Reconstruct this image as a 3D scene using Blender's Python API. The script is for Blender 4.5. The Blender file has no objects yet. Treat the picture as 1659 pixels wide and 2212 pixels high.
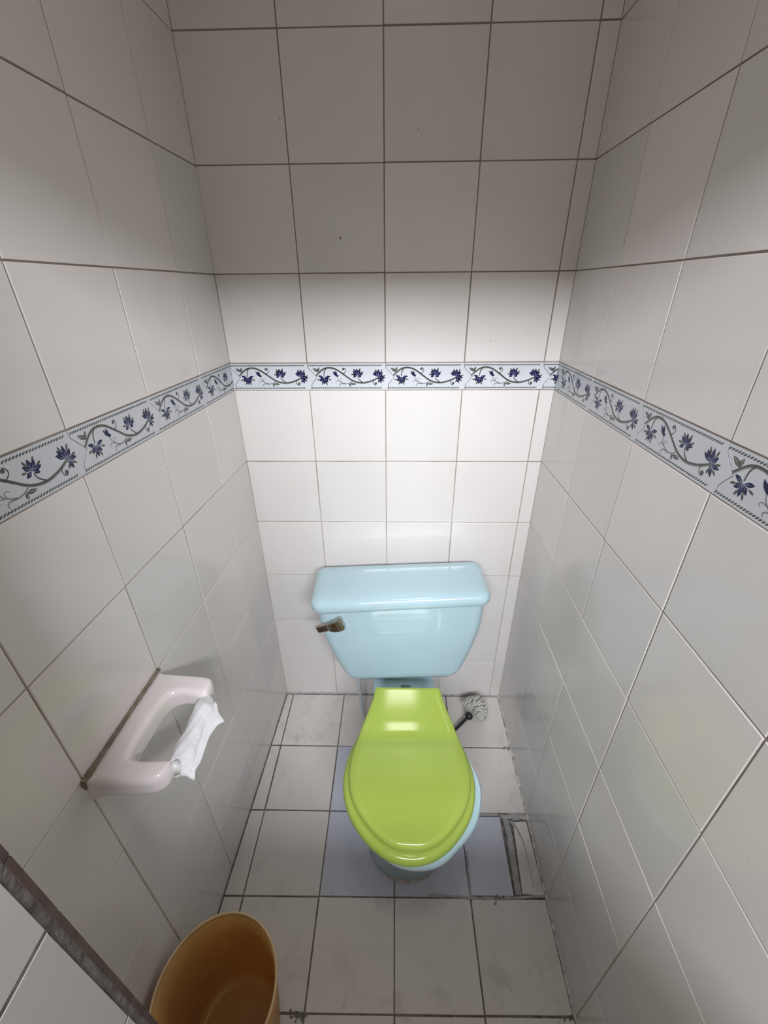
import bpy, bmesh, math, random
from mathutils import Vector, Matrix
random.seed(7)
sc = bpy.context.scene
COL = sc.collection
PI = math.pi

# ------------------------------------------------------------------ camera
cam_d = bpy.data.cameras.new('camera')
cam = bpy.data.objects.new('camera', cam_d); COL.objects.link(cam)
CAM = (0.4244, -1.1129, 1.416)
cam.location = CAM
cam.rotation_mode = 'XYZ'
cam.rotation_euler = (math.radians(61.767), math.radians(0.4603), math.radians(1.3596))
cam_d.sensor_fit = 'VERTICAL'; cam_d.sensor_height = 36.0
cam_d.lens = 900.4 / 2212 * 36.0
cam_d.clip_start = 0.01; cam_d.clip_end = 100
sc.camera = cam

# ------------------------------------------------------------------ light
sc.view_settings.view_transform = 'Standard'
sc.view_settings.look = 'None'
sc.view_settings.gamma = 1.0
sc.view_settings.use_curve_mapping = False
sc.view_settings.exposure = 0.0
AMBIENT = 0.42        # dim light of the space outside the doorway
REAR_LIGHT_POWER = 94.0   # area lamp added behind the camera for assumed daylight
world = bpy.data.worlds.new('ambient'); sc.world = world
world.use_nodes = True
wn = world.node_tree; wn.nodes.clear()
w_bg = wn.nodes.new('ShaderNodeBackground'); w_bg.inputs['Color'].default_value = (1.0, 0.90, 0.78, 1); w_bg.inputs['Strength'].default_value = AMBIENT
w_out = wn.nodes.new('ShaderNodeOutputWorld'); wn.links.new(w_bg.outputs[0], w_out.inputs['Surface'])
# assumed daylight: unseen area lamp added behind the camera, tuned by the shading
WY, WZ0, WZ1, WX0, WX1 = -2.30, 1.97, 2.20, -0.15, 1.22
wl_ = bpy.data.lights.new('added_rear_light', 'AREA'); wl_.shape = 'RECTANGLE'; wl_.size = WX1-WX0; wl_.size_y = WZ1-WZ0
wl_.energy = REAR_LIGHT_POWER; wl_.color = (0.955, 0.99, 1.05)
wlo = bpy.data.objects.new('added_rear_light', wl_); COL.objects.link(wlo)
wlo.location = ((WX0+WX1)/2, WY, (WZ0+WZ1)/2); wlo.rotation_euler = (math.radians(58), 0, 0)
# added ceiling fill over the door end; also gives the lid its reflection
CEIL_FILL_POWER = 2.3
SX0, SX1, SY0, SY1 = 0.32, 0.60, -0.97, -0.79
sl = bpy.data.lights.new('ceiling_fill', 'AREA'); sl.shape = 'RECTANGLE'; sl.size = SX1-SX0; sl.size_y = SY1-SY0
sl.energy = CEIL_FILL_POWER; sl.color = (1.0, 0.95, 0.86)
slo = bpy.data.objects.new('ceiling_fill', sl); COL.objects.link(slo)
slo.location = ((SX0+SX1)/2, (SY0+SY1)/2, 2.410)


# ------------------------------------------------------------------ measured layout (metres)
W = 0.8388; WL = 0.0412; WR = -0.0125
ZJ = [0.0, 0.1859, 0.3823, 0.5819, 0.7836, 0.9819, 1.1811, 1.2491, 1.4479, 1.6473, 1.8472, 2.0472, 2.2472, 2.42]
BORDER = 6                    # the row between ZJ[6] and ZJ[7] is the printed border
CB = [0.0, 0.2, 0.4, 0.6, 0.8, W]
CL = [0.0, 0.1710, 0.3722, 0.5703, 0.7712, 0.9720, 1.0]
CR = [0.0, 0.0147, 0.2147, 0.4156, 0.6194, 0.8219, 1.022, 1.16]
XR, YR = 0.1714, -0.983       # corner of the door reveal
CEIL = 2.42
HEAD = 1.71  # unseen door head, lowered to shade the upper back wall
PART_H = 1.235  # top of the added wall, set by its shade on the floor

# ------------------------------------------------------------------ materials
def new_mat(name):
    m = bpy.data.materials.new(name); m.use_nodes = True
    nt = m.node_tree; nt.nodes.clear()
    out = nt.nodes.new('ShaderNodeOutputMaterial'); b = nt.nodes.new('ShaderNodeBsdfPrincipled')
    nt.links.new(b.outputs[0], out.inputs['Surface'])
    return m, nt, b
def N(nt, t, **k):
    n = nt.nodes.new(t)
    for a, v in k.items():
        if a in n.inputs: n.inputs[a].default_value = v
        else: setattr(n, a, v)
    return n
def noise(nt, scale, detail=3, rough=0.5, coord='Object', stretch=None):
    tc = N(nt, 'ShaderNodeTexCoord'); n = N(nt, 'ShaderNodeTexNoise')
    n.inputs['Scale'].default_value = scale; n.inputs['Detail'].default_value = detail; n.inputs['Roughness'].default_value = rough
    if stretch:
        mp = N(nt, 'ShaderNodeMapping'); mp.inputs['Scale'].default_value = stretch
        nt.links.new(tc.outputs[coord], mp.inputs[0]); nt.links.new(mp.outputs[0], n.inputs['Vector'])
    else: nt.links.new(tc.outputs[coord], n.inputs['Vector'])
    return n.outputs['Fac']
def ramp(nt, fac, stops):
    r = N(nt, 'ShaderNodeValToRGB'); els = r.color_ramp.elements
    while len(els) < len(stops): els.new(0.5)
    for e, (p, c) in zip(els, stops):
        e.position = p; e.color = (*c, 1) if len(c) == 3 else c
    nt.links.new(fac, r.inputs['Fac']); return r.outputs['Color']
def mix(nt, fac, a, b, blend='MIX'):
    m = N(nt, 'ShaderNodeMix', data_type='RGBA', blend_type=blend)
    for s, v in ((m.inputs[6], a), (m.inputs[7], b)):
        if isinstance(v, tuple): s.default_value = (*v, 1)
        else: nt.links.new(v, s)
    if isinstance(fac, float): m.inputs[0].default_value = fac
    else: nt.links.new(fac, m.inputs[0])
    return m.outputs[2]
def math_(nt, op, a, b=None, c=None, clamp=False):
    m = N(nt, 'ShaderNodeMath', operation=op); m.use_clamp = clamp
    for i, v in enumerate((a, b, c)):
        if v is None: continue
        if isinstance(v, (int, float)): m.inputs[i].default_value = v
        else: nt.links.new(v, m.inputs[i])
    return m.outputs[0]
def bump(nt, b, h, strength=0.1, dist=0.002):
    n = N(nt, 'ShaderNodeBump'); n.inputs['Strength'].default_value = strength; n.inputs['Distance'].default_value = dist
    nt.links.new(h, n.inputs['Height']); nt.links.new(n.outputs[0], b.inputs['Normal'])
def simple(name, col, rough=0.3, metal=0.0, var=0.06, scale=30, spec=0.5, bmp=0.0, coat=0.0):
    m, nt, b = new_mat(name)
    n = noise(nt, scale, 4)
    lo = tuple(c*(1-var) for c in col); hi = tuple(min(1, c*(1+var)) for c in col)
    nt.links.new(ramp(nt, n, [(0.3, lo), (0.7, hi)]), b.inputs['Base Color'])
    b.inputs['Roughness'].default_value = rough; b.inputs['Metallic'].default_value = metal
    b.inputs['Specular IOR Level'].default_value = spec; b.inputs['Coat Weight'].default_value = coat
    b.inputs['Coat Roughness'].default_value = 0.04
    if bmp: bump(nt, b, noise(nt, scale*3, 4), bmp, 0.001)
    return m

def tile_mat(name, a, b_, rough, dirt=0.0):
    m, nt, b = new_mat(name)
    at = N(nt, 'ShaderNodeAttribute', attribute_name='tone', attribute_type='GEOMETRY')
    base = mix(nt, at.outputs['Fac'], a, b_)
    cloud = noise(nt, 5.0, 3)
    base = mix(nt, 1.0, base, ramp(nt, cloud, [(0.3, (0.965, 0.955, 0.95)), (0.7, (1, 1, 1))]), 'MULTIPLY')
    speck = noise(nt, 170.0, 1)
    base = mix(nt, math_(nt, 'MULTIPLY', math_(nt, 'GREATER_THAN', speck, 0.815), 0.5), base, (0.30, 0.27, 0.25))
    if dirt:
        d1 = ramp(nt, noise(nt, 14.0, 8, 0.65), [(0.52, (0, 0, 0)), (0.78, (1, 1, 1))])
        d2 = ramp(nt, noise(nt, 3.1, 3), [(0.42, (0, 0, 0)), (0.68, (1, 1, 1))])
        dd = math_(nt, 'MULTIPLY', math_(nt, 'MULTIPLY', d1, d2), dirt)
        base = mix(nt, dd, base, (0.33, 0.29, 0.26))
        d3 = ramp(nt, noise(nt, 34.0, 6, 0.7, stretch=(1, .5, 1)), [(0.63, (0, 0, 0)), (0.72, (1, 1, 1))])
        base = mix(nt, math_(nt, 'MULTIPLY', math_(nt, 'MULTIPLY', d3, d2), dirt), base, (0.30, 0.28, 0.27))
    nt.links.new(base, b.inputs['Base Color'])
    rr = ramp(nt, noise(nt, 11.0, 4), [(0.3, (rough*0.8,)*3), (0.7, (rough*1.25,)*3)])
    nt.links.new(rr, b.inputs['Roughness'])
    b.inputs['Specular IOR Level'].default_value = 0.5
    bump(nt, b, noise(nt, 7.0, 2), 0.05, 0.004)
    return m
def grout_mat(name, a, b_, sc_=60.0):
    m, nt, b = new_mat(name)
    c = ramp(nt, noise(nt, sc_, 5, 0.6), [(0.35, a), (0.65, b_)])
    nt.links.new(c, b.inputs['Base Color']); b.inputs['Roughness'].default_value = 0.85
    bump(nt, b, noise(nt, 400.0, 3), 0.3, 0.001)
    return m

M = {}
M['wall_tile'] = tile_mat('glazed_wall_tile', (0.69, 0.665, 0.645), (0.755, 0.71, 0.69), 0.13)
M['floor_tile'] = tile_mat('floor_tile', (0.70, 0.66, 0.62), (0.77, 0.72, 0.69), 0.22, 0.75)
M['floor_patch'] = tile_mat('bluish_floor_tile', (0.56, 0.57, 0.66), (0.60, 0.61, 0.70), 0.25, 0.18)
# wall grout: pale low down, browner higher up
def wall_grout():
    m, nt, b = new_mat('wall_grout')
    geo = N(nt, 'ShaderNodeNewGeometry'); sp = N(nt, 'ShaderNodeSeparateXYZ'); nt.links.new(geo.outputs['Position'], sp.inputs[0])
    n = noise(nt, 9.0, 5, 0.6)
    n2 = noise(nt, 60.0, 4)
    f = math_(nt, 'ADD', math_(nt, 'MULTIPLY', sp.outputs['Z'], 0.42), math_(nt, 'MULTIPLY', n, 0.85))
    c = ramp(nt, f, [(0.62, (0.50, 0.47, 0.43)), (0.98, (0.25, 0.20, 0.155))])
    c = mix(nt, 1.0, c, ramp(nt, n2, [(0.3, (0.82, 0.82, 0.82)), (0.7, (1, 1, 1))]), 'MULTIPLY')
    nt.links.new(c, b.inputs['Base Color']); b.inputs['Roughness'].default_value = 0.85
    return m
M['wall_grout'] = wall_grout()
M['floor_grout'] = grout_mat('floor_grout', (0.10, 0.075, 0.065), (0.24, 0.20, 0.18))
M['mortar'] = grout_mat('grey_mortar', (0.30, 0.29, 0.30), (0.47, 0.46, 0.46), 45)
M['caulk'] = grout_mat('white_caulk', (0.34, 0.31, 0.29), (0.78, 0.76, 0.73), 75)
M['tan_mortar'] = grout_mat('tan_mortar', (0.15, 0.12, 0.085), (0.27, 0.225, 0.165), 50)
M['stain_mortar'] = grout_mat('stained_mortar', (0.36, 0.30, 0.27), (0.60, 0.55, 0.52), 60)
M['biscuit'] = grout_mat('brown_tile_body', (0.036, 0.021, 0.017), (0.06, 0.036, 0.029), 40)
M['jamb_tile'] = tile_mat('shaded_jamb_tile', (0.36, 0.335, 0.315), (0.40, 0.37, 0.35), 0.3, 0.7)  # tile colour darkened to stand for shade on the reveal
M['adhesive'] = grout_mat('grey_adhesive', (0.055, 0.048, 0.043), (0.14, 0.125, 0.115), 70)
M['paint'] = simple('ceiling_paint', (0.55, 0.53, 0.50), 0.8)
M['mould'] = grout_mat('black_mould', (0.10, 0.10, 0.085), (0.26, 0.25, 0.21), 90)
M['border'] = tile_mat('border_tile', (0.57, 0.59, 0.635), (0.61, 0.63, 0.675), 0.12)
M['ink_blue'] = simple('navy_glaze', (0.012, 0.014, 0.070), 0.35, var=0.2, spec=0.3)
M['ink_blue2'] = simple('navy_glaze_light', (0.16, 0.17, 0.33), 0.25, var=0.1)
M['ink_green'] = simple('grey_green_glaze', (0.052, 0.060, 0.050), 0.25, var=0.25, scale=90)
M['ink_green2'] = simple('grey_green_glaze_light', (0.19, 0.205, 0.185), 0.25, var=0.1)
M['ink_halo'] = simple('pale_outline_glaze', (0.68, 0.69, 0.72), 0.2, var=0.02)
M['blue_ceramic'] = simple('pale_blue_ceramic', (0.435, 0.595, 0.655), 0.07, var=0.03, scale=6, coat=0.3)
M['lime_plastic'] = simple('lime_green_plastic', (0.315, 0.415, 0.072), 0.11, var=0.03, scale=8)
M['chrome'] = simple('tarnished_chrome', (0.46, 0.40, 0.35), 0.2, 1.0, var=0.35, scale=60)
M['pink_ceramic'] = simple('pinkish_white_ceramic', (0.86, 0.785, 0.795), 0.09, var=0.03, scale=10, coat=0.2)
M['white_plastic'] = simple('white_plastic', (0.72, 0.72, 0.70), 0.3, var=0.05)
M['grey_hose'] = simple('grey_hose', (0.52, 0.54, 0.56), 0.35, var=0.08)
M['black_plastic'] = simple('black_plastic', (0.018, 0.018, 0.022), 0.28)
M['black_ink'] = simple('black_print', (0.012, 0.012, 0.016), 0.4)
M['bristle'] = simple('grey_white_bristle', (0.50, 0.485, 0.445), 0.55, var=0.2, scale=60)
M['paper'] = simple('white_tissue', (0.82, 0.82, 0.85), 0.9, var=0.02, spec=0.1, scale=50, bmp=1.0)
def bin_mat(name, col, thin):
    m, nt, b = new_mat(name)
    out = [n for n in nt.nodes if n.type == 'OUTPUT_MATERIAL'][0]
    c = ramp(nt, noise(nt, 12, 4), [(0.3, tuple(x*0.88 for x in col)), (0.7, tuple(min(1, x*1.06) for x in col))])
    nt.links.new(c, b.inputs['Base Color']); b.inputs['Roughness'].default_value = 0.35
    tr = N(nt, 'ShaderNodeBsdfTranslucent'); nt.links.new(c, tr.inputs['Color'])
    ms = N(nt, 'ShaderNodeMixShader'); ms.inputs[0].default_value = thin
    nt.links.new(b.outputs[0], ms.inputs[1]); nt.links.new(tr.outputs[0], ms.inputs[2]); nt.links.new(ms.outputs[0], out.inputs['Surface'])
    return m
M['bin_plastic'] = bin_mat('tan_plastic', (0.80, 0.49, 0.185), 0.4)
M['bin_rim'] = bin_mat('pale_tan_plastic', (0.78, 0.58, 0.33), 0.15)

# ------------------------------------------------------------------ mesh helpers
def link_mesh(name, bm, mats, parent=None, smooth=False, loc=None):
    me = bpy.data.meshes.new(name); bm.normal_update(); bm.to_mesh(me); bm.free()
    if not isinstance(mats, (list, tuple)): mats = [mats]
    for m in mats: me.materials.append(m)
    if smooth: me.shade_smooth()
    o = bpy.data.objects.new(name, me); COL.objects.link(o)
    if parent: o.parent = parent
    if loc is not None:
        # put the origin at loc, keeping world positions
        L = Vector(loc); me.transform(Matrix.Translation(-L)); o.location = L
    return o
def empty(name, loc, rot=(0, 0, 0), **props):
    o = bpy.data.objects.new(name, None); COL.objects.link(o); o.location = loc; o.rotation_euler = rot
    o.empty_display_size = 0.05
    for k, v in props.items(): o[k] = v
    return o
def struct(o, label=None):
    o['kind'] = 'structure'
    if label: o['label'] = label
    return o
def box(bm, x0, x1, y0, y1, z0, z1, mi=0, skip=()):
    v = [bm.verts.new(p) for p in ((x0,y0,z0),(x1,y0,z0),(x1,y1,z0),(x0,y1,z0),(x0,y0,z1),(x1,y0,z1),(x1,y1,z1),(x0,y1,z1))]
    for k, f in (('b',(3,2,1,0)),('t',(4,5,6,7)),('f',(0,1,5,4)),('r',(1,2,6,5)),('k',(2,3,7,6)),('l',(3,0,4,7))):
        if k not in skip:
            fc = bm.faces.new([v[i] for i in f]); fc.material_index = mi
def tube(bm, pts, rad, seg=10, mi=0, caps=True):
    pts = [Vector(p) for p in pts]; rings = []
    n = len(pts); up = None
    for i, p in enumerate(pts):
        t = (pts[min(i+1, n-1)] - pts[max(i-1, 0)]).normalized()
        if up is None:
            a = Vector((0,0,1)) if abs(t.z) < 0.9 else Vector((1,0,0)); up = (a - t*a.dot(t)).normalized()
        else: up = (up - t*up.dot(t)).normalized()
        sd = t.cross(up); r = rad[i] if isinstance(rad, (list, tuple)) else rad
        rings.append([bm.verts.new(p + (up*math.cos(2*PI*k/seg) + sd*math.sin(2*PI*k/seg))*r) for k in range(seg)])
    for a, b in zip(rings, rings[1:]):
        for k in range(seg):
            f = bm.faces.new((a[k], a[(k+1)%seg], b[(k+1)%seg], b[k])); f.material_index = mi
    if caps:
        bm.faces.new(rings[0][::-1]).material_index = mi; bm.faces.new(rings[-1]).material_index = mi
def loft(bm, rings, mi=0, cap0=True, cap1=True):
    """rings: lists of points of the same length, closed loops, counter-clockwise seen from the end of the loft"""
    vr = [[bm.verts.new(p) for p in r] for r in rings]; n = len(vr[0])
    for a, b in zip(vr, vr[1:]):
        for k in range(n):
            f = bm.faces.new((a[k], a[(k+1)%n], b[(k+1)%n], b[k])); f.material_index = mi
    if cap0: bm.faces.new(vr[0][::-1]).material_index = mi
    if cap1: bm.faces.new(vr[-1]).material_index = mi
    return vr
def spline(pts, per=8, closed=False):
    P = [Vector(p) for p in pts]; n = len(P); out = []
    rng = range(n if closed else n-1)
    for i in rng:
        p0 = P[(i-1) % n] if (closed or i > 0) else P[0]*2 - P[1]
        p1 = P[i]; p2 = P[(i+1) % n]
        p3 = P[(i+2) % n] if (closed or i+2 < n) else P[n-1]*2 - P[n-2]
        for k in range(per):
            t = k/per
            out.append(0.5*((2*p1) + (p2-p0)*t + (2*p0-5*p1+4*p2-p3)*t*t + (3*p1-p0-3*p2+p3)*t**3))
    if not closed: out.append(P[-1])
    return out
def lerp(a, b, t): return a + (b-a)*t

# ------------------------------------------------------------------ tiled surfaces
def tiles(bm, cells, to3d, tile_i=0, g=0.0011, h=0.0014, ch=0.0012, jit=0.00025):
    """cells: (corner uv x4 counter-clockwise, material index); each becomes a glazed tile with eased edges"""
    tone = bm.faces.layers.float.get('tone') or bm.faces.layers.float.new('tone')
    for cell in cells:
        q, mi = cell
        q = [Vector(p) for p in q]; n = len(q)
        c = sum(q, Vector((0, 0)))/n
        def inset(d):
            r = []
            for i in range(n):
                a, b_, c_ = q[i-1], q[i], q[(i+1) % n]
                e1 = (b_-a).normalized(); e2 = (c_-b_).normalized()
                n1 = Vector((-e1.y, e1.x)); n2 = Vector((-e2.y, e2.x))
                k = 1 + n1.dot(n2)
                r.append(b_ + (n1+n2)*(d/max(k, 0.3)))
            return r
        gg = g*random.uniform(0.75, 1.3)
        A, B, C_ = inset(gg), inset(gg+ch*0.35), inset(gg+ch)
        t0, t1, t2 = (random.uniform(-jit, jit) for _ in range(3))
        def hh(p): d = p-c; return t0 + t1*d.x/0.1 + t2*d.y/0.1
        va = [bm.verts.new(to3d(p.x, p.y, 0.0)) for p in A]
        vb = [bm.verts.new(to3d(p.x, p.y, h*0.7+hh(p))) for p in B]
        vc = [bm.verts.new(to3d(p.x, p.y, h+hh(p))) for p in C_]
        tn = random.random()
        fs = [bm.faces.new(vc)]
        for lo, hi in ((va, vb), (vb, vc)):
            for i in range(n): fs.append(bm.faces.new((lo[i], lo[(i+1) % n], hi[(i+1) % n], hi[i])))
        for f in fs: f.material_index = mi; f[tone] = tn
def grid_cells(us, vs, mi=0, skip=lambda i, j: False, vf=None):
    out = []
    for i in range(len(us)-1):
        for j in range(len(vs)-1):
            if skip(i, j): continue
            out.append((((us[i], vs[j]), (us[i+1], vs[j]), (us[i+1], vs[j+1]), (us[i], vs[j+1])), mi))
    return out
def back3(u, v, h): return Vector((u, -h, v))
nL = Vector((1, -WL, 0)).normalized()
def left3(u, v, h):            # u runs from the camera end (-1.0) to the corner (0)
    return Vector((WL*u, u, v)) + nL*h
nR = Vector((-1, -WR, 0)).normalized()
def right3(u, v, h):           # u runs from the corner (0) towards the camera
    return Vector((W + WR*u, -u, v)) + nR*h
no_border = lambda i, j: j == BORDER
GT = 0.0
# back wall
bm = bmesh.new()
tiles(bm, grid_cells(CB, ZJ, 0, no_border), back3)
box(bm, -0.10, W+0.10, 0.0, 0.10, 0.0, CEIL, 1)
for mx, mz, mw, mh in ((0.301, 1.516, 0.0012, 0.0035), (0.470, 1.70, 0.0011, 0.0011), (0.19, 1.72, 0.001, 0.0012), (0.66, 1.30, 0.001, 0.0012)):
    f = bm.faces.new([bm.verts.new((mx+mw*math.cos(a), -0.0019, mz+mh*math.sin(a))) for a in [2*PI*i/7 for i in range(7)]][::1]); f.material_index = 2
struct(link_mesh('wall_back', bm, [M['wall_tile'], M['wall_grout'], M['biscuit']]))
# left wall
bm = bmesh.new()
uL = [-c for c in CL][::-1]
tiles(bm, grid_cells(uL, ZJ, 0, no_border), left3)
def slab(bm, f, u0, u1, z0, z1, th, mi):
    v = [bm.verts.new(f(u, z, h)) for u, z, h in ((u0,z0,0),(u1,z0,0),(u1,z1,0),(u0,z1,0),(u0,z0,-th),(u1,z0,-th),(u1,z1,-th),(u0,z1,-th))]
    for q in ((0,1,2,3),(5,4,7,6),(4,5,1,0),(3,2,6,7),(1,5,6,2),(4,0,3,7)):
        bm.faces.new([v[i] for i in q]).material_index = mi
slab(bm, left3, -1.16, 0.0, 0.0, CEIL, 0.09, 1)
struct(link_mesh('wall_left', bm, [M['wall_tile'], M['wall_grout']]))
# right wall
bm = bmesh.new()
CR2 = [0.0] + CR[2:]
tiles(bm, grid_cells(CR2, ZJ, 0, no_border), right3)
slab(bm, right3, 0.0, 1.16, 0.0, CEIL, 0.09, 1)
struct(link_mesh('wall_right', bm, [M['wall_tile'], M['wall_grout']]))

# floor, with the repaired bluish tiles
FX = [-0.05, 0.0281, 0.2297, 0.4288, 0.6288, 0.842]
def fy(r, x):                   # floor joint r at x
    y0, y1 = [(-0.006, -0.004), (-0.2165, -0.2120), (-0.4235, -0.4180), (-0.6300, -0.6195), (-0.8320, -0.8215), (-1.032, -1.022), (-1.232, -1.222)][r]
    return lerp(y0, y1, (x)/0.83)
fcell = []
for r in range(6):
    for c in range(5):
        x0, x1 = FX[c], FX[c+1]
        ql = lambda y: WL*y + 0.002; qr = lambda y: W - WR*y - 0.004 if False else W + WR*(-y) - 0.004
        ya0, ya1, yb0, yb1 = fy(r+1, x0), fy(r+1, x1), fy(r, x0), fy(r, x1)
        P = [[x0, ya0], [x1, ya1], [x1, yb1], [x0, yb0]]
        if c == 0: P[0][0] = ql(ya0); P[3][0] = ql(yb0)
        if c == 4: P[1][0] = qr(ya1); P[2][0] = qr(yb1)
        mi = 2 if (r, c) in ((1, 2), (2, 2), (2, 3)) else 0
        if (r, c) == (2, 4):
            fcell.append((((x0, ya0+.004), (0.7455, -0.617), (0.7490, -0.427), (x0, -0.428)), 2))
            fcell.append((((0.7665, -0.612), (P[1][0], -0.615), (P[2][0]-0.003, -0.437), (0.783, -0.440)), 0))
            continue
        fcell.append((tuple(tuple(p) for p in P), mi))
bm = bmesh.new()
tiles(bm, fcell, lambda u, v, h: Vector((u, v, h-0.0012)), g=0.0018, h=0.0012, jit=0.00015)
box(bm, -0.14, W+0.08, -1.45, 0.0, -0.08, -0.0013, 1)
# rough mortar smeared between the repaired tiles and the old tile by the right wall
def blob(bm, outline, z, mi, jitter=0.0, th=0.0004):
    top = [bm.verts.new((x+random.uniform(-jitter, jitter), y+random.uniform(-jitter, jitter), z)) for x, y in outline]
    f = bm.faces.new(top); f.material_index = mi
def ribbon(bm, pts, w, z, mi, jitter=0.0008):
    P = [Vector((x, y)) for x, y in pts]; L = []; R_ = []
    for i, p in enumerate(P):
        t = (P[min(i+1, len(P)-1)]-P[max(i-1, 0)]).normalized(); n = Vector((-t.y, t.x))
        ww = (w[i] if isinstance(w, (list, tuple)) else w)/2
        a = p + n*(ww+random.uniform(-jitter, jitter)); b = p - n*(ww+random.uniform(-jitter, jitter))
        L.append(bm.verts.new((a.x, a.y, z))); R_.append(bm.verts.new((b.x, b.y, z)))
    for i in range(len(P)-1):
        f = bm.faces.new((R_[i], R_[i+1], L[i+1], L[i])); f.material_index = mi
ZT = 0.00055
def sp2(pts, per=6): return [(p.x, p.y) for p in spline([(x, y, 0) for x, y in pts], per)]
ribbon(bm, sp2([(0.762, -0.43), (0.766, -0.47), (0.762, -0.52), (0.760, -0.57), (0.757, -0.613)]), 0.016, ZT-0.0004, 3)
ribbon(bm, sp2([(0.632, -0.4215), (0.70, -0.4225), (0.745, -0.4235)]), 0.0075, ZT, 3)
ribbon(bm, sp2([(0.750, -0.427), (0.78, -0.428), (0.81, -0.425), (0.833, -0.432)]), [0.010]*6+[0.020]*6+[0.016]*7, ZT, 3, 0.0015)
ribbon(bm, sp2([(0.776, -0.435), (0.792, -0.462), (0.802, -0.500), (0.803, -0.55), (0.800, -0.598)], 8), [0.009]*6+[0.006]*6+[0.0035]*8+[0.0016]*13, ZT, 3, 0.0006)
ribbon(bm, sp2([(0.630, -0.62), (0.632, -0.57), (0.634, -0.52)]), 0.006, ZT-0.0002, 3, 0.001)
ribbon(bm, sp2([(0.52, -0.618), (0.57, -0.619), (0.63, -0.622), (0.70, -0.621), (0.77, -0.617), (0.83, -0.614)]), 0.006, ZT-0.0004, 3, 0.0015)
for cx_, cy_, n_ in ((0.214, -0.833, 34), (0.818, -0.822, 26), (0.70, -0.622, 14), (0.824, -0.215, 16)):
    for k in range(n_):                       # mildew speckles spreading from the joints
        px_ = min(cx_ + random.gauss(0, 0.011), 0.826); py_ = cy_ + random.gauss(0, 0.0042); r = random.uniform(0.0006, 0.0032)
        blob(bm, [(px_+r*1.5*math.cos(a)*random.uniform(.5, 1.2), py_+r*math.sin(a)*random.uniform(.5, 1.2)) for a in [2*PI*i/8 for i in range(8)]], ZT+0.00002*k, 4)
# a broken ring of stained mortar round the toilet foot
ring = [(0.4625+0.110*math.cos(a), -0.475-0.1165*math.sin(a)) for a in [PI*(0.0+k/26) for k in range(27)]]
ribbon(bm, ring, [random.uniform(0.007, 0.010) for _ in ring], ZT-0.0001, 5, 0.002)
struct(link_mesh('floor', bm, [M['floor_tile'], M['floor_grout'], M['floor_patch'], M['mortar'], M['mould'], M['stain_mortar']]))

# caulk lines: right wall foot, back wall foot
def caulk(name, pts, r0, mat):
    bm = bmesh.new(); random.seed(3)
    P = [Vector(a).lerp(Vector(b), k/60) for a, b in pts for k in range(61)]
    tube(bm, P, [r0*random.uniform(0.55, 1.25) for _ in P], 6)
    return struct(link_mesh(name, bm, mat))
caulk('trim_4', [((W-0.002, -0.004, 0.001), (W+WR*1.16-0.002, -1.16, 0.001))], 0.0042, M['caulk'])
caulk('trim_5', [((0.002, -0.002, 0.001), (W-0.003, -0.002, 0.001))], 0.0045, M['mortar'])

# ceiling and front wall with the doorway the picture is taken from
bm = bmesh.new(); box(bm, -0.25, W+0.2, -1.45, 0.10, CEIL, CEIL+0.08)
struct(link_mesh('ceiling', bm, M['paint']))
bm = bmesh.new()
JZ = [0.0, 0.201, 0.401, 0.601, 0.801, 1.0026, 1.087, 1.287, 1.487, HEAD]
Y1 = -1.16
def reveal3(u, v, h): return Vector((XR + h - 0.0014, u, v))
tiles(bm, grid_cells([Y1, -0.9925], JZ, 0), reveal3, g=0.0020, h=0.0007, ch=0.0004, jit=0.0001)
def inner3(u, v, h): return Vector((u, YR - 0.0045 + h*3.2, v))
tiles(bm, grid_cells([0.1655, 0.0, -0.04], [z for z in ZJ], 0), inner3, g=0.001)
box(bm, -0.13, XR-0.0014, Y1, YR-0.0046, 0.0, CEIL, 1)
box(bm, XR-0.0014, W+0.1, Y1, YR-0.0046, HEAD, CEIL, 1)
# unglazed brown edges of the inner tiles at the corner, one length per course
for a, b_ in zip(JZ, JZ[1:]):
    d = random.uniform(-0.0004, 0.0002)
    box(bm, XR-0.0055, XR-0.0004+d, YR-0.0052, YR, a+0.0012, b_-0.0012, 2)
    # rough adhesive fillet
    n = 24
    zs = [lerp(a, b_, k/n) for k in range(n+1)]
    o1 = [bm.verts.new((XR-0.0011+random.uniform(-.0004, .0004), YR-0.0052, z)) for z in zs]
    o2 = [bm.verts.new((XR-0.0005, YR-0.0098+random.uniform(-.0012, .0008), z)) for z in zs]
    for k in range(n):
        f = bm.faces.new((o2[k], o1[k], o1[k+1], o2[k+1])); f.material_index = 1
# mildew on the lower reveal joint
for k in range(26):
    y = -1.045 - random.random()*0.045; z = 0.995 + random.gauss(0, 0.012)*(1+(-y-1.03)*10); r = random.uniform(0.0008, 0.004)
    vs = [bm.verts.new((XR+0.0006, y+r*math.cos(a)*random.uniform(.6, 1.2), z+r*math.sin(a)*random.uniform(.6, 1.4))) for a in [2*PI*i/9 for i in range(9)]]
    bm.faces.new(vs).material_index = 3
bmesh.ops.recalc_face_normals(bm, faces=bm.faces)
struct(link_mesh('wall_front', bm, [M['jamb_tile'], M['adhesive'], M['biscuit'], M['mould']]))

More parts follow.
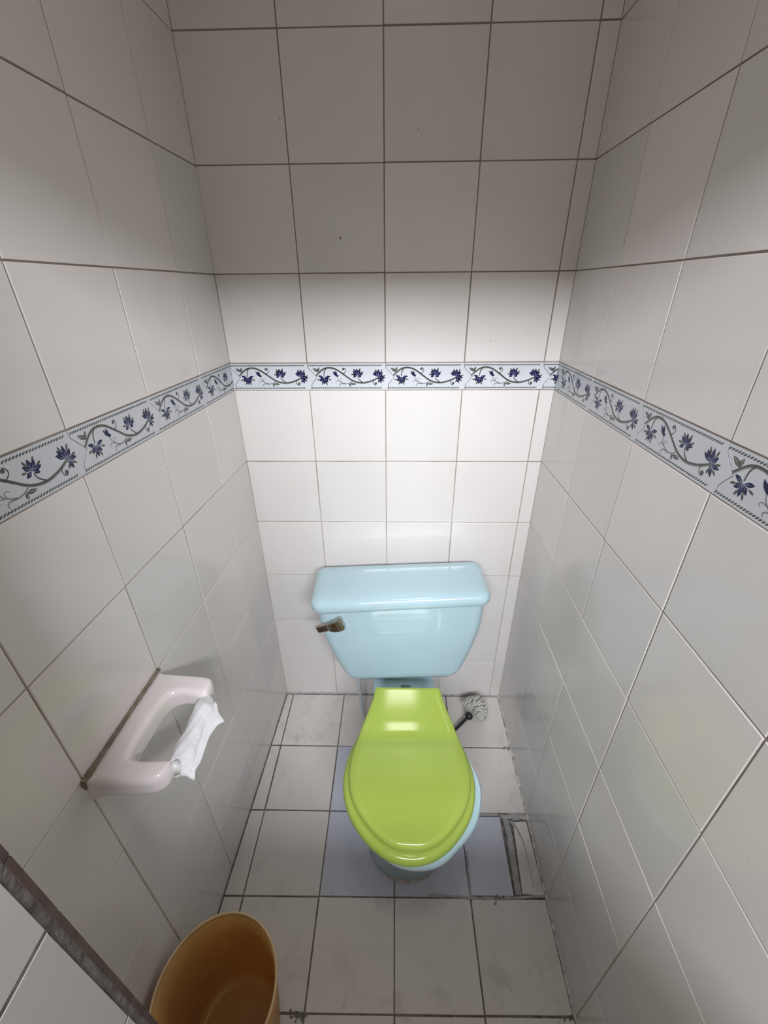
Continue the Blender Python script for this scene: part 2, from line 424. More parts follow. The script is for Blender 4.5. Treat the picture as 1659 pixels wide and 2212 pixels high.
# low wall added to shade the near floor; frame added round the rear lamp
bm = bmesh.new(); box(bm, -0.6, W+0.8, -1.62, -1.50, -0.08, PART_H)
struct(link_mesh('added_shade_wall', bm, M['paint']))
bm = bmesh.new()
for x0, x1, z0, z1 in ((WX0-.05, WX0, WZ0-.05, WZ1+.05), (WX1, WX1+.05, WZ0-.05, WZ1+.05), (WX0, WX1, WZ0-.05, WZ0), (WX0, WX1, WZ1, WZ1+.05)):
    box(bm, x0, x1, WY-0.03, WY+0.03, z0, z1)
struct(link_mesh('rear_light_frame', bm, M['paint']))  # added frame round the rear lamp, no window known there
bm = bmesh.new()
for x0, x1, y0, y1 in ((SX0-.03, SX0, SY0-.03, SY1+.03), (SX1, SX1+.03, SY0-.03, SY1+.03), (SX0, SX1, SY0-.03, SY0), (SX0, SX1, SY1, SY1+.03), (0.42, 0.428, SY0, SY1), (0.50, 0.508, SY0, SY1)):
    box(bm, x0, x1, y0, y1, 2.390, 2.420)
struct(link_mesh('fill_frame', bm, M['paint']))  # frame and bars added round the ceiling fill

# ------------------------------------------------------------------ printed border tiles
PX = 740.0                     # drawing units per 0.2 m
BH = ZJ[7]-ZJ[6]
def uv(x, y): return ((x-797)/PX*0.2, BH*(1-(y-105)/257.0))
MI = dict(tile=0, blue=1, blue2=2, green=3, green2=4, halo=5, grout=6)
def decor():
    """list of (polygon in tile uv, layer height, material index)"""
    out = []
    def poly(pts, lay, mi): out.append((pts, lay, mi))
    def petal(c, tip, w, mi, lay, base=0.18):
        c = Vector(c); t = Vector(tip); d = t-c; n = Vector((-d.y, d.x)).normalized(); c = c + d*base; d = t-c
        prof = [(0, 0.12), (0.2, 0.6), (0.45, 1.0), (0.7, 0.78), (0.88, 0.38), (1.0, 0.0)]
        L = [c+d*s+n*w*q for s, q in prof]; R_ = [c+d*s-n*w*q for s, q in prof[:-1]]
        poly([uv(*p) for p in (L + R_[::-1])][::-1], lay, mi)
    def stroke(pts, w0, w1, mi, lay, mid=None):
        S = spline([(x, y, 0) for x, y in pts], 6); n = len(S); L = []; R_ = []
        for i, p in enumerate(S):
            t = (S[min(i+1, n-1)]-S[max(i-1, 0)]).normalized(); k = i/(n-1)
            w = lerp(w0, w1, k)
            if mid: w = lerp(w, mid, 4*k*(1-k)*0.9 if 4*k*(1-k) < 1 else 0.9)
            nn = Vector((-t.y, t.x, 0))
            L.append(p+nn*w/2); R_.append(p-nn*w/2)
        for i in range(n-1): poly([uv(q.x, q.y) for q in (L[i], R_[i], R_[i+1], L[i+1])], lay, mi)
    def dot(c, r, mi, lay): poly([uv(c[0]+r*math.cos(a), c[1]-r*math.sin(a)) for a in [2*PI*k/12 for k in range(12)]], lay, mi)
    main = [(872,220),(910,185),(945,160),(985,148),(1030,150),(1075,167),(1120,197),(1165,230),(1210,262),(1260,283),(1320,290),(1380,279),(1430,260),(1478,236)]
    G, G2, Bl, B2, Hh = MI['green'], MI['green2'], MI['blue'], MI['blue2'], MI['halo']
    stroke([(x+3, y+7) for x, y in main], 9, 9, G2, 1)
    stroke(main, 8, 8, G, 2, 13)
    stroke([(975,152),(955,185),(948,232)], 10, 7, G, 2)
    stroke([(1123,208),(1148,196),(1160,176),(1152,157),(1137,150)], 6, 6, G, 2)
    dot((1137,163), 11, G, 2)
    stroke([(1272,228),(1282,258),(1318,288)], 6, 9, G, 2)
    stroke([(1225,270),(1192,292),(1150,301),(1112,298),(1094,310),(1100,326)], 8, 4, G2, 2, 8)
    stroke([(1150,300),(1108,282),(1085,262),(1072,228)], 8, 5, G2, 2)
    stroke([(1098,276),(1070,272),(1060,284),(1070,293)], 5, 4, G2, 2)
    stroke([(1106,276),(1100,258),(1112,249),(1130,258)], 5, 3, G2, 2)
    stroke([(1432,262),(1418,284),(1428,308),(1448,313)], 6, 6, G, 2)
    dot((1444,298), 12, G, 2)
    for c, tp, w in (((905,188),(845,152),13),((890,188),(910,143),11),((1195,300),(1258,303),12),((1190,296),(1198,330),9)):
        petal(c, tp, w, G, 2, 0.0); petal(c, tp, w*0.35, G2, 3, 0.15)
    def flower(c, blue, green):
        for t in blue+green:
            d = Vector(t)-Vector(c); petal(c, tuple(Vector(c)+d*1.07), 18 if t in blue else 12, Hh, 1, 0.0)
        for t in green: petal(c, t, 7.0, G, 2, 0.50)
        for t in blue: petal(c, t, 11.8, Bl, 3, 0.12); petal(c, tuple(Vector(c)+(Vector(t)-Vector(c))*0.60), 2.6, B2, 4, 0.1)
    flower((950,242), [(893,222),(1012,228),(908,278),(950,308),(988,284)], [(880,268),(924,312),(980,314),(1022,266)])
    flower((1268,216), [(1225,182),(1262,155),(1298,170),(1326,208),(1306,238),(1228,240)], [(1232,158),(1300,152),(1330,186),(1208,212)])
    flower((1474,238), [(1412,198),(1436,170) if False else (1470,160),(1512,192),(1538,246),(1500,298),(1432,180) if False else (1428,178)], [(1440,160),(1506,162),(1540,222),(1528,280),(1470,292)])
    for t, w in (((1036,180),10),((1060,176),10),((1086,214),10)): petal((1074,236), t, w, Bl, 3, 0.1)
    for y, x0, x1 in ((128,803,1512),(341,818,1515)):
        x = x0; k = 0
        while x < x1-14:
            poly([uv(x, y+6), uv(x+8, y+6), uv(x+18, y-2), uv(x+20, y-7), uv(x+11, y-7), uv(x+2, y+1)], 2, G)
            x += 18
    return out
DECOR = decor()
JOINT = [uv(775+22, 105), uv(780+22, 150), uv(860+22, 236), uv(803+22, 308), uv(800+22, 362)]   # from the top down
def border(name, starts, u_min, u_max, to3d):
    bm = bmesh.new(); tone = bm.faces.layers.float.new('tone')
    gap = 0.0010
    for s, length in starts:
        J0 = [(s+x+gap, ZJ[6]+v) for x, v in JOINT]; J1 = [(s+length+x-gap, ZJ[6]+v) for x, v in JOINT]
        # corner pieces of the joint: lay the tile from joint to joint
        tn = random.random(); h = 0.0012
        top = [Vector(p) for p in J0] + [Vector(p) for p in J1[::-1]]
        g = 0.0010
        fl = []
        for p in top:
            y = min(max(p.y, ZJ[6]+g), ZJ[7]-g); fl.append((p.x, y))
        vt = [bm.verts.new(to3d(x, y, h)) for x, y in fl]; vb = [bm.verts.new(to3d(x, y, 0)) for x, y in fl]
        f = bm.faces.new(vt); f.material_index = 0; f[tone] = tn
        n = len(vt)
        for i in range(n):
            f = bm.faces.new((vb[i], vb[(i+1) % n], vt[(i+1) % n], vt[i])); f.material_index = 0; f[tone] = tn
        k = length/0.2
        for pts, lay, mi in DECOR:
            try:
                f = bm.faces.new([bm.verts.new(to3d(s+u*k, ZJ[6]+v, h+0.00006*lay)) for u, v in pts]); f.material_index = mi
            except ValueError: pass
    for lim, sgn in ((u_min, -1), (u_max, 1)):
        p = to3d(lim, 0.5, 0); p2 = to3d(lim+0.01*sgn, 0.5, 0)
        geom = bm.verts[:] + bm.edges[:] + bm.faces[:]
        bmesh.ops.bisect_plane(bm, geom=geom, plane_co=p, plane_no=(p2-p).normalized(), clear_outer=True)
    return struct(link_mesh(name, bm, [M['border'], M['ink_blue'], M['ink_blue2'], M['ink_green'], M['ink_green2'], M['ink_halo']]))
border('trim_1', [(-0.2, 0.2)] + [(0.2*k, 0.2) for k in range(5)], 0.0015, W-0.0015, back3)
border('trim_2', [(-0.171, 0.2), (-0.3722, 0.2012), (-0.5703, 0.1981), (-0.7712, 0.2009), (-0.9720, 0.2008), (-1.172, 0.2)], -0.985, -0.0015, left3)
border('trim_3', [(-0.1853, 0.2), (0.0147, 0.2), (0.2147, 0.2009), (0.4156, 0.2038), (0.6194, 0.2025), (0.8219, 0.2), (1.0219, 0.2)], 0.0015, 1.155, right3)

# ------------------------------------------------------------------ toilet
TC = 0.466                      # its middle line
toilet = empty('toilet', (TC, -0.33, 0.0), label='pale blue ceramic toilet with lime green lid standing on the tiled floor', category='toilet')
def P_(o): o.parent = toilet; o.matrix_parent_inverse = Matrix.Translation(-Vector(toilet.location)); return o
def outline(prof, cx, n_per=7):
    """prof: (y, halfwidth) from the front tip (halfwidth 0) to the back; returns a closed loop, mirrored"""
    right = [(cx+w, y) for y, w in prof]
    left = [(cx-w, y) for y, w in prof][::-1]
    R_ = spline([(x, y, 0) for x, y in [(left[-2][0], left[-2][1])] + right], n_per)[n_per:]
    L = [Vector((2*cx-p.x, p.y, 0)) for p in R_][::-1]
    return [(p.x, p.y) for p in R_] + [(p.x, p.y) for p in L[:-1]]
RIM = [(-0.687, 0), (-0.678, 0.050), (-0.650, 0.091), (-0.60, 0.141), (-0.53, 0.1645), (-0.46, 0.154), (-0.39, 0.128), (-0.33, 0.104), (-0.27, 0.094), (-0.15, 0.0915), (-0.05, 0.0905)]
BASE = [(-0.587, 0), (-0.580, 0.045), (-0.560, 0.078), (-0.525, 0.096), (-0.48, 0.102), (-0.43, 0.102), (-0.37, 0.100), (-0.31, 0.098), (-0.25, 0.096), (-0.20, 0.092), (-0.15, 0.085)]
def blend(t, sx=1.0, dy=0.0): return [(lerp(b[0], r[0], t)+dy, lerp(b[1], r[1], t)*sx) for b, r in zip(BASE, RIM)]
def scl(prof, k, dy=0.0):       # shrink an outline towards its middle
    ym = -0.50
    return [((y-ym)*k+ym+dy if y < -0.3 else y, w*k) for y, w in prof]
bm = bmesh.new(); rings = []
for z, t, sx in ((0.0, 0.0, 1.05), (0.012, 0.0, 1.05), (0.022, 0.0, 1.0), (0.08, 0.02, 0.96), (0.14, 0.10, 0.96), (0.19, 0.28, 0.98), (0.235, 0.56, 1.0), (0.266, 0.80, 1.0), (0.292, 0.94, 1.0), (0.311, 1.0, 1.0), (0.3245, 1.0, 1.0), (0.3300, 0.985, 0.985)):
    cx = lerp(0.462, 0.456, t)       # the bowl points a little to the right of its deck
    rings.append([(x + t*0.021*min(1, max(0, (-0.24-y)/0.28)), y, z) for x, y in outline(blend(t, sx), cx)])
loft(bm, rings, cap1=True)
bowl = P_(link_mesh('bowl', bm, M['blue_ceramic'], smooth=True))
mod = bowl.modifiers.new('edge', 'EDGE_SPLIT'); mod.split_angle = math.radians(50)
# maker's mark printed on the deck: a dark bar over a row of letters
bm = bmesh.new()
zz = 0.3304
def quad(bm, x0, x1, y0, y1, z): bm.faces.new([bm.verts.new(p) for p in ((x0,y0,z),(x1,y0,z),(x1,y1,z),(x0,y1,z))])
SX, SY = 0.447, -0.2275
quad(bm, SX, SX+0.0295, SY-0.0035, SY, zz)
tx = SX+0.001
for wd, kind in ((0.0062, 'm'), (0.0044, 'o'), (0.0044, 'o'), (0.0028, 'y'), (0.0018, 'i'), (0.0044, 'n')):
    yt, yb = SY-0.0052, SY-0.0100
    if kind in 'mn':
        n = 3 if kind == 'm' else 2; st = (wd-0.0012)/(n-1)
        for k in range(n): quad(bm, tx+k*st, tx+k*st+0.0012, yb, yt, zz)
        quad(bm, tx, tx+wd, yt-0.0012, yt, zz)
    elif kind == 'o':
        quad(bm, tx, tx+0.0012, yb, yt, zz); quad(bm, tx+wd-0.0012, tx+wd, yb, yt, zz); quad(bm, tx, tx+wd, yt-0.0012, yt, zz); quad(bm, tx, tx+wd, yb, yb+0.0012, zz)
    else: quad(bm, tx, tx+0.0012, yb, yt, zz)
    tx += wd+0.0008
mk = link_mesh('maker_mark', bm, M['black_ink']); mk['label'] = 'black printed maker mark on the rear deck'
mk.parent = bowl
mk.matrix_parent_inverse = Matrix.Translation(-Vector(toilet.location))
mk.matrix_parent_inverse = Matrix.Identity(4)

# seat ring
SEATC = 0.4625
SEAT = [(-0.692, 0), (-0.681, 0.052), (-0.648, 0.101), (-0.595, 0.143), (-0.53, 0.1615), (-0.46, 0.153), (-0.40, 0.129), (-0.35, 0.106), (-0.31, 0.092), (-0.29, 0.088), (-0.287, 0.080)]
def seat_ring(prof, cx, zs, zrear=0.0):
    out = []
    for z, k in zs: out.append([(x, y, z) for x, y in outline(scl(prof, k), cx)])
    return out
bm = bmesh.new()
o_ = seat_ring(SEAT, SEATC, [(0.331, 0.965), (0.3335, 0.988), (0.3395, 1.0), (0.3465, 1.0), (0.3535, 0.99), (0.3585, 0.968), (0.3605, 0.93)])
i_ = seat_ring([(y, w) for y, w in SEAT], SEATC, [(0.3585, 0.66), (0.3465, 0.62), (0.3325, 0.62)])
for r in i_:
    for k, p in enumerate(r): r[k] = (p[0], min(p[1], -0.36), p[2])
rr = o_ + i_
vr = loft(bm, rr, cap0=False, cap1=False)
for k in range(len(vr[0])): bm.faces.new((vr[-1][k], vr[-1][(k+1) % len(vr[0])], vr[0][(k+1) % len(vr[0])], vr[0][k]))
P_(link_mesh('seat', bm, M['lime_plastic'], smooth=True))
# lid: domed front, raised sloping hinge end
LID = [(-0.676, 0), (-0.666, 0.050), (-0.633, 0.095), (-0.583, 0.133), (-0.525, 0.148), (-0.46, 0.142), (-0.41, 0.125), (-0.375, 0.110), (-0.345, 0.097), (-0.322, 0.091), (-0.318, 0.084)]
def lid_h(y):
    u = y + 0.432; k = 0.012                      # a flat ramp that starts softly
    if u < -k: return 0.0
    if u < k: return 0.52*(u+k)**2/(4*k)
    return 0.52*u
def lid_pt(x, y, z, top):
    return (x, y, z + top*lid_h(y))
bm = bmesh.new(); rings = []
LC = 0.4635
for z, k, tp in ((0.361, 0.985, 0.0), (0.3635, 0.998, 0.1), (0.368, 1.0, 0.5), (0.374, 0.995, 0.93), (0.379, 0.98, 1.0), (0.382, 0.95, 1.0)):
    rings.append([lid_pt(x, y, z, tp) for x, y in outline(scl(LID, k), LC, 6)])
vr = loft(bm, rings, cap0=True, cap1=False)
# the top: rows across so that the surface stays smooth
top = rings[-1]; m = len(top); half = (m+1)//2
prev = vr[-1]
R_side = [vr[-1][k] for k in range(half)]; L_side = [vr[-1][(-k) % m] for k in range(half)]
NX = 14; rows = []
for k in range(half):
    a, b_ = L_side[k].co, R_side[k].co
    row = []
    for j in range(NX+1):
        s = j/NX
        if j == 0: row.append(L_side[k]); continue
        if j == NX: row.append(R_side[k]); continue
        p = a.lerp(b_, s); e = 1-(2*s-1)**2
        wfull = abs(b_.x-a.x)/0.29
        fall = min(1.0, (p.y+0.676+0.02)/0.12)
        p.z += (0.007 if p.y < -0.46 else lerp(0.007, 0.002, min(1, (p.y+0.46)/0.06)))*(e**0.8)*wfull*max(0, fall)
        row.append(bm.verts.new(p))
    rows.append(row)
for a, b_ in zip(rows, rows[1:]):
    for j in range(NX):
        vs = []
        for v in (a[j], a[j+1], b_[j+1], b_[j]):
            if v not in vs: vs.append(v)
        if len(vs) >= 3:
            try: bm.faces.new(vs)
            except ValueError: pass
bmesh.ops.remove_doubles(bm, verts=bm.verts, dist=0.00005)
bmesh.ops.recalc_face_normals(bm, faces=bm.faces)
lid = P_(link_mesh('seat_lid', bm, M['lime_plastic'], smooth=True))
mod = lid.modifiers.new('edge', 'EDGE_SPLIT'); mod.split_angle = math.radians(60)

# tank: coffin shaped front, set a little crooked against the wall
def rrect(x0, x1, y0, y1, r, z, n=6, rb=None):
    """rounded rectangle; front corners r, back corners rb"""
    rb = r if rb is None else rb; pts = []
    for cx, cy, rad, a0 in ((x1-r, y0+r, r, -PI/2), (x1-rb, y1-rb, rb, 0), (x0+rb, y1-rb, rb, PI/2), (x0+r, y0+r, r, PI)):
        for k in range(n+1):
            a = a0 + PI/2*k/n; pts.append((cx+rad*math.cos(a), cy+rad*math.sin(a), z))
    return pts
ROLL = 0.0376; YAW = 0.0239
TM = Matrix.Translation((0.4451, -0.12, 0.5037)) @ Matrix.Rotation(YAW, 4, 'Z') @ Matrix.Rotation(-ROLL, 4, 'Y')
bm = bmesh.new(); rings = []
#  local z, half width, front y, back y, corner radius (front)
for z, hw, yf, yb, r in ((-0.1715, 0.128, -0.066, 0.045, 0.030), (-0.1695, 0.148, -0.080, 0.055, 0.032), (-0.1635, 0.164, -0.089, 0.060, 0.034), (-0.152, 0.177, -0.0935, 0.062, 0.034),
                         (-0.135, 0.187, -0.096, 0.062, 0.034), (-0.08, 0.2045, -0.097, 0.062, 0.034), (-0.03, 0.2190, -0.098, 0.062, 0.034), (0.005, 0.2275, -0.098, 0.062, 0.034), (0.030, 0.2330, -0.098, 0.062, 0.034), (0.06, 0.2360, -0.098, 0.062, 0.034), (0.10, 0.2385, -0.098, 0.062, 0.034), (0.128, 0.2395, -0.098, 0.062, 0.034)):
    rings.append(rrect(-hw, hw, yf, yb, r, z, 6, 0.012))
loft(bm, rings)
bm.transform(TM)
tank = P_(link_mesh('tank', bm, M['blue_ceramic'], smooth=True))
mod = tank.modifiers.new('edge', 'EDGE_SPLIT'); mod.split_angle = math.radians(50)
# lid of the tank: thick, rounded, slightly warped along its front edge
bm = bmesh.new(); rings = []
def warp(p, amt):
    x, y, z = p; u = x/0.25; fr = max(0.0, min(1.0, (-y-0.02)/0.08))
    return (x, y + 0.0035*math.sin(u*3.0)*fr*amt, z + fr*amt*(0.0035*math.sin(u*2.6-0.3)))
for z, ins, am in ((0.1285, 0.010, 1.0), (0.131, 0.003, 1.0), (0.137, 0.0, 1.0), (0.150, 0.0, 0.8), (0.159, 0.003, 0.8), (0.1655, 0.010, 0.7), (0.169, 0.022, 0.6), (0.1705, 0.045, 0.3), (0.171, 0.065, 0.1)):
    hb = 0.2505-ins
    rings.append([warp(p, am) for p in rrect(-hb, hb, -0.1125+ins, 0.066-ins*0.8, max(0.034-ins*0.45, 0.01), z, 7, max(0.022-ins*0.3, 0.006))])
# taper: the back is a little narrower
loft(bm, rings)
bm.transform(TM)
tl = P_(link_mesh('tank_lid', bm, M['blue_ceramic'], smooth=True))
# flush lever: stubby hub end and flat arm, tarnished
bm = bmesh.new(); rings = []
for s, w0, w1, dp in ((0.0, -0.0125, 0.0125, 0.010), (0.004, -0.0145, 0.0145, 0.0125), (0.018, -0.0150, 0.0140, 0.0135), (0.030, -0.0135, 0.0125, 0.0130), (0.040, -0.0105, 0.0110, 0.0115), (0.046, -0.0090, 0.0100, 0.0085), (0.060, -0.0090, 0.0095, 0.0075), (0.074, -0.0085, 0.0090, 0.0070), (0.078, -0.0070, 0.0080, 0.0060)):
    bv = 0.002; w0 *= 1.3; w1 *= 1.3; dp *= 1.25; s *= 1.02
    rings.append([(-s, -0.0045 if s > 0.012 else 0.0, w0), (-s, -0.0045-dp+bv, w0), (-s, -0.0045-dp, w0+bv), (-s, -0.0045-dp, w1-bv), (-s, -0.0045-dp+bv, w1), (-s, -0.0045 if s > 0.012 else 0.0, w1)])
loft(bm, rings)
tube(bm, [(-0.014, -0.006, 0), (-0.014, 0.006, 0)], 0.010, 16)
bm.transform(TM @ Matrix.Translation((-0.1625, -0.1000, 0.0925)) @ Matrix.Rotation(math.radians(-17), 4, 'Y'))
bmesh.ops.recalc_face_normals(bm, faces=bm.faces)
lv = link_mesh('flush_lever', bm, M['chrome']); lv['label'] = 'tarnished chrome flush lever'
P_(lv)
mod = lv.modifiers.new('soft', 'BEVEL'); mod.width = 0.001; mod.segments = 2; mod.limit_method = 'ANGLE'

# ------------------------------------------------------------------ supply hose
bm = bmesh.new()
tube(bm, spline([(0.300, -0.115, 0.342), (0.303, -0.115, 0.25), (0.306, -0.115, 0.16), (0.309, -0.118, 0.09), (0.316, -0.130, 0.045), (0.328, -0.160, 0.018), (0.345, -0.205, 0.0075), (0.353, -0.25, 0.0062), (0.352, -0.30, 0.0062)], 8), 0.0058, 12)
o = link_mesh('water_hose', bm, M['grey_hose'], smooth=True, loc=(0.309, -0.118, 0.0))
o['label'] = 'thin grey water hose hanging under the tank beside the toilet neck'; o['category'] = 'hose'

# ------------------------------------------------------------------ toilet brush lying behind the toilet
brush = empty('toilet_brush', (0.698, -0.120, 0.0), label='black handled toilet brush with grey white bristle head lying in the back right corner', category='toilet brush')
HC = Vector((0.7230, -0.0985, 0.0500)); AX = Vector((0.026, 0.0235, 0.010)).normalized()   # the head opens away from the handle
collar = Vector((0.6985, -0.1200, 0.0400))
handle_pts = spline([tuple(collar), (0.680, -0.1345, 0.0330), (0.661, -0.1490, 0.0262), (0.640, -0.165, 0.0190), (0.618, -0.183, 0.0120), (0.602, -0.205, 0.0075), (0.594, -0.24, 0.0062), (0.592, -0.29, 0.0062)], 6)
bm = bmesh.new(); tube(bm, handle_pts, 0.0058, 12)
hd = link_mesh('handle', bm, M['black_plastic'], smooth=True); hd.parent = brush; hd.location = -Vector(brush.location)
bm = bmesh.new()
tube(bm, [collar-AX*0.010, collar-AX*0.005, collar+AX*0.004, collar+AX*0.009], [0.009, 0.0140, 0.0148, 0.012], 14)
cl = link_mesh('collar', bm, M['black_plastic'], smooth=True); cl.parent = brush; cl.location = -Vector(brush.location)
bm = bmesh.new(); random.seed(11)
side = AX.cross(Vector((0, 0, 1))).normalized(); up = side.cross(AX)
nt_ = 230
for k in range(nt_):
    f = (k+0.5)/nt_
    ct = 1 - f*1.30; th = math.acos(max(-1, ct)); ph = k*2.39996+random.uniform(-.2, .2)
    d = (AX*math.cos(th) + (side*math.cos(ph) + up*math.sin(ph))*math.sin(th)).normalized()
    L = random.uniform(0.043, 0.052)
    start = collar + AX*0.010 + d*0.004
    end = HC - AX*0.002 + d*L + Vector((random.uniform(-1, 1), random.uniform(-1, 1), random.uniform(-1, 1)))*0.002
    end.z = max(end.z, 0.005); end.y = min(end.y, -0.006)
    # one fat tuft of strands, wider towards its blunt end
    pts_ = [start.lerp(end, t) for t in (0, 0.3, 0.6, 0.82, 0.95, 1.0)]
    r_ = random.uniform(0.85, 1.2)
    tube(bm, pts_, [0.0012, 0.0022*r_, 0.0032*r_, 0.0040*r_, 0.0036*r_, 0.0018*r_], 7)
bmesh.ops.recalc_face_normals(bm, faces=bm.faces)
br = link_mesh('bristles', bm, M['bristle'], smooth=True); br.parent = brush; br.location = -Vector(brush.location)
br['label'] = 'round grey white bristle head'

# ------------------------------------------------------------------ paper holder on the left wall
ZH = 0.783                       # top of the holder
holder = empty('toilet_paper_holder', (-0.028, -0.67, 0.755), label='pinkish white ceramic toilet paper holder on the left wall', category='toilet paper holder')
def HP(o): o.parent = holder; o.location = -Vector(holder.location); return o
# centre line of the U seen from above: far arm, back bar, near arm, with the section (width across, height) along it
def wx(y): return WL*y          # the wall surface at y
bm = bmesh.new()
# outer and inner outlines in plan (x, y): the body is the band between them
outer = [(0.088, -0.5880), (0.078, -0.5765), (0.055, -0.5735), (0.020, -0.5725), (-0.012, -0.5715), (-0.0300, -0.5715), (-0.0340, -0.62), (-0.0345, -0.67), (-0.0360, -0.72), (-0.0365, -0.7700), (-0.018, -0.7705), (0.015, -0.7695), (0.045, -0.7690), (0.066, -0.7660), (0.082, -0.7560)]
inner = [(0.088, -0.6110), (0.078, -0.6150), (0.060, -0.6140), (0.042, -0.6130), (0.026, -0.6190), (0.018, -0.6320), (0.0145, -0.655), (0.0130, -0.675), (0.0115, -0.695), (0.0120, -0.7220), (0.020, -0.7335), (0.038, -0.7350), (0.055, -0.7335), (0.073, -0.7310), (0.0845, -0.7330)]
O = spline([(x, y, 0) for x, y in outer], 4); I = spline([(x, y, 0) for x, y in inner], 4)
zt, zb = ZH-0.002, 0.735
rings = []
n = len(O)
for k, (a, b_) in enumerate(zip(O, I)):
    s = k/(n-1)
    arm = max(0.0, (max(a.x, b_.x)-0.02)/0.07)
    T = zt - 0.004*arm; Bz = zb + 0.004*arm
    if k in (0, n-1):           # rounded arm ends
        T -= 0.010; Bz += 0.010; c = a.lerp(b_, 0.5); a = c.lerp(a, 0.62); b_ = c.lerp(b_, 0.62)
    elif k in (1, n-2):
        T -= 0.003; Bz += 0.003; c = a.lerp(b_, 0.5); a = c.lerp(a, 0.9); b_ = c.lerp(b_, 0.9)
    ring = []
    w = (b_-a).length; r = min(0.012, w*0.42)
    d = (b_-a).normalized()
    wall_side = a.x < -0.02
    ro = 0.002 if wall_side else r
    for cu, cz, rad, a0 in ((ro, T-ro, ro, PI/2), (ro, Bz+ro, ro, PI), (w-r, Bz+r, r, 1.5*PI), (w-r, T-r*1.0, r, 0)):
        for q in range(6):
            ang = a0 + PI/2*q/5
            ring.append(a + d*(cu+rad*math.cos(ang)) + Vector((0, 0, cz+rad*math.sin(ang))))
    rings.append(ring)
loft(bm, rings)
bmesh.ops.recalc_face_normals(bm, faces=bm.faces)
hb = HP(link_mesh('bracket', bm, M['pink_ceramic'], smooth=True))
mod = hb.modifiers.new('sub', 'SUBSURF'); mod.levels = 1; mod.render_levels = 2
# tan bedding mortar between the fixture and the tiles
bm = bmesh.new(); P = []
for k in range(40):
    y = lerp(-0.5695, -0.7755, k/39); P.append((wx(y)+0.0035, y, ZH+0.001))
tube(bm, P, [0.0042*random.uniform(0.85, 1.12)+ 0.0010*(k > 34) for k in range(40)], 7)
P = [(wx(-0.7735)+0.002, -0.7735, ZH-k*0.006) for k in range(4)]
tube(bm, P, [0.0042, 0.004, 0.003, 0.0015], 7)
HP(link_mesh('mortar_bed', bm, M['tan_mortar']))['label'] = 'tan mortar line between bracket and wall'
# roller
ZR = 0.757; XRO = 0.0820
bm = bmesh.new()
tube(bm, [(XRO, -0.6060, ZR), (XRO, -0.620, ZR), (XRO, -0.622, ZR), (XRO, -0.727, ZR), (XRO, -0.729, ZR), (XRO, -0.7405, ZR)], [0.0075, 0.0085, 0.0105, 0.0105, 0.0125, 0.0120], 18)
HP(link_mesh('roller', bm, M['white_plastic'], smooth=True))['label'] = 'white plastic roller'
# what is left of the paper: a crumpled wrap with a loose flap
random.seed(5)
paper = empty('toilet_paper', (XRO, -0.672, ZR), label='nearly used up white toilet paper wrapped round the holder roller', category='toilet paper')
def PP(o): o.parent = paper; o.location = -Vector(paper.location); return o
bm = bmesh.new(); rings = []
NS, NR_ = 34, 30
for i in range(NS):
    s = i/(NS-1); y = lerp(-0.6085, -0.7350, s)
    r0 = lerp(0.0100, 0.0185, min(1, s*5)) + 0.0012*math.sin(s*9)
    ring = []
    for k in range(NR_):
        a = 2*PI*k/NR_
        wob = 0.0006*math.sin(3*a + 9*s) + 0.0007*math.sin(7*a - 15*s + 1) + random.uniform(-.0003, .0003) + 0.0004*math.sin(2*a+22*s)
        end = 0.004*math.sin(5*a)*(1 if i == NS-1 else 0)
        ring.append((XRO + 0.007*min(1, s*5) + (r0+wob)*math.cos(a), y+end+random.uniform(-.0002, .0002), ZR-0.001+(r0+wob)*math.sin(a)))
    rings.append(ring)
loft(bm, rings, cap0=False, cap1=False)
bmesh.ops.recalc_face_normals(bm, faces=bm.faces)
w = PP(link_mesh('paper_wrap', bm, M['paper'], smooth=True))
mod = w.modifiers.new('sheet', 'SOLIDIFY'); mod.thickness = 0.0006; mod.offset = -1
mod = w.modifiers.new('sub', 'SUBSURF'); mod.levels = 1; mod.render_levels = 1
bm = bmesh.new(); G_ = []
edge = [(-0.624, 0.005), (-0.637, 0.014), (-0.6465, 0.027), (-0.656, 0.020), (-0.68, 0.014), (-0.70, 0.015), (-0.722, 0.016), (-0.739, 0.013)]
E_ = spline([(y, l, 0) for y, l in edge], 4)
NV = 8
for i, e in enumerate(E_):
    row = []
    for j in range(NV):
        t = j/(NV-1); L = e.y*t
        y = lerp(lerp(-0.620, -0.735, i/(len(E_)-1)), e.x, t)
        a = 1.15 - t*0.35
        x = XRO + 0.007 + 0.0165*math.cos(0.45) + L*0.82; z = ZR + 0.0165*math.sin(0.45) - L*0.62 - 0.002*t
        n_ = 0.0007*math.sin(i*0.6+t*3)*t
        row.append(bm.verts.new((x+n_*0.5, y, z+n_)))
    G_.append(row)
for i in range(len(G_)-1):
    for j in range(NV-1): bm.faces.new((G_[i][j], G_[i+1][j], G_[i+1][j+1], G_[i][j+1]))
fl = PP(link_mesh('loose_flap', bm, M['paper'], smooth=True))
mod = fl.modifiers.new('sheet', 'SOLIDIFY'); mod.thickness = 0.0005
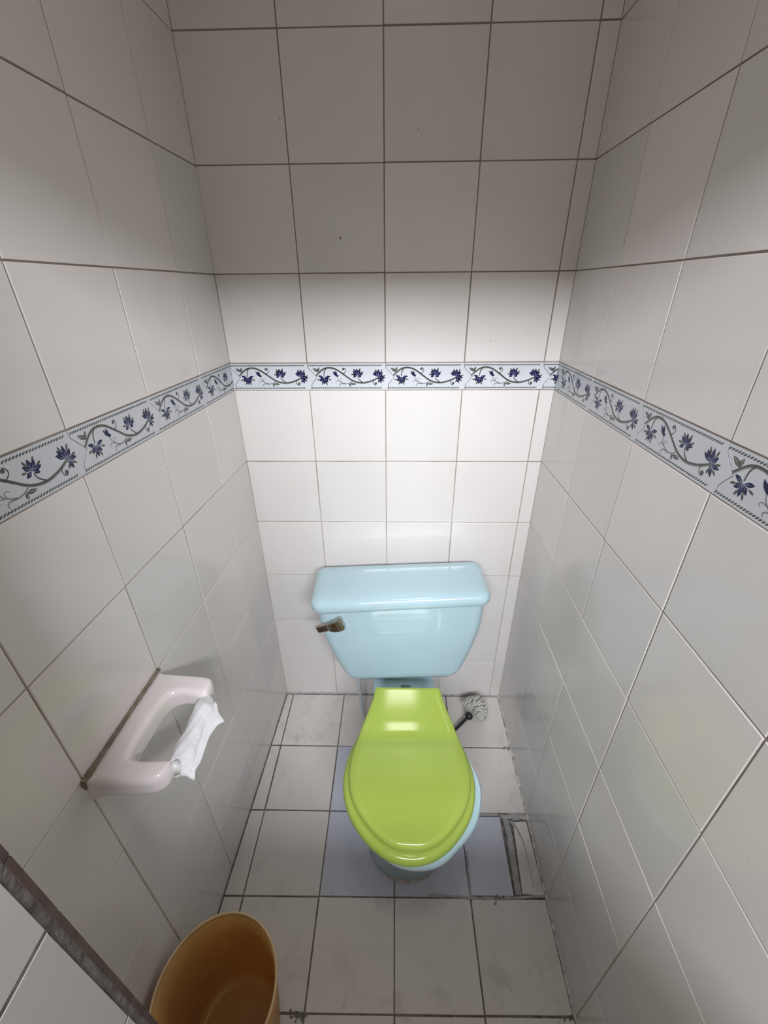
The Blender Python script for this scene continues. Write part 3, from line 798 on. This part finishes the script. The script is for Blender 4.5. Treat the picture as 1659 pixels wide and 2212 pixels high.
# ragged strip hanging at the near end
bm = bmesh.new(); G_ = []
for i in range(12):
    s = i/11; row = []
    drop = random.uniform(0.017, 0.027) - 0.010*abs(s-0.6)
    for j in range(5):
        t = j/4
        row.append(bm.verts.new((XRO + lerp(-0.004, 0.030, s) + 0.0008*math.sin(i*1.7+t*3), -0.7320 - 0.009*t + 0.0006*math.sin(i*1.9), ZR + 0.012*math.sin(PI*s) - 0.004 - drop*t)))
    G_.append(row)
for i in range(11):
    for j in range(4): bm.faces.new((G_[i][j], G_[i+1][j], G_[i+1][j+1], G_[i][j+1]))
fl = PP(link_mesh('torn_end', bm, M['paper'], smooth=True))
mod = fl.modifiers.new('sheet', 'SOLIDIFY'); mod.thickness = 0.0005

# ------------------------------------------------------------------ waste bin behind the door wall
BC = (0.0945, -0.860)
bin_ = empty('waste_bin', (BC[0], BC[1], 0.0), label='empty round tan plastic waste bin on the floor by the left wall', category='bin')
def circ(r, z, n=72, f=lambda a: 0): return [((r+f(2*PI*k/n))*math.cos(2*PI*k/n), (r+f(2*PI*k/n))*math.sin(2*PI*k/n), z) for k in range(n)]
bm = bmesh.new()
prof = [(0.082, 0.0), (0.0855, 0.002), (0.0868, 0.008), (0.0965, 0.10), (0.1045, 0.19), (0.1100, 0.262)]
ins = [(0.1080, 0.262), (0.1025, 0.19), (0.0945, 0.10), (0.0865, 0.026), (0.0835, 0.016), (0.076, 0.0125), (0.070, 0.0125), (0.058, 0.0150), (0.050, 0.0158), (0.020, 0.0158)]
loft(bm, [circ(r, z) for r, z in prof] + [circ(r, z) for r, z in ins])
bmesh.ops.recalc_face_normals(bm, faces=bm.faces)
b = link_mesh('bin_body', bm, M['bin_plastic'], smooth=True); b.parent = bin_
bm = bmesh.new(); rl = [circ(0.1115+0.0026*math.cos(a), 0.2650+0.0038*math.sin(a)) for a in [2*PI*k/10 for k in range(10)]]
vr = loft(bm, rl, cap0=False, cap1=False)
for k in range(72): bm.faces.new((vr[-1][k], vr[-1][(k+1) % 72], vr[0][(k+1) % 72], vr[0][k]))
bmesh.ops.recalc_face_normals(bm, faces=bm.faces)
b = link_mesh('rim', bm, M['bin_rim'], smooth=True); b.parent = bin_; b['label'] = 'pale rolled rim'
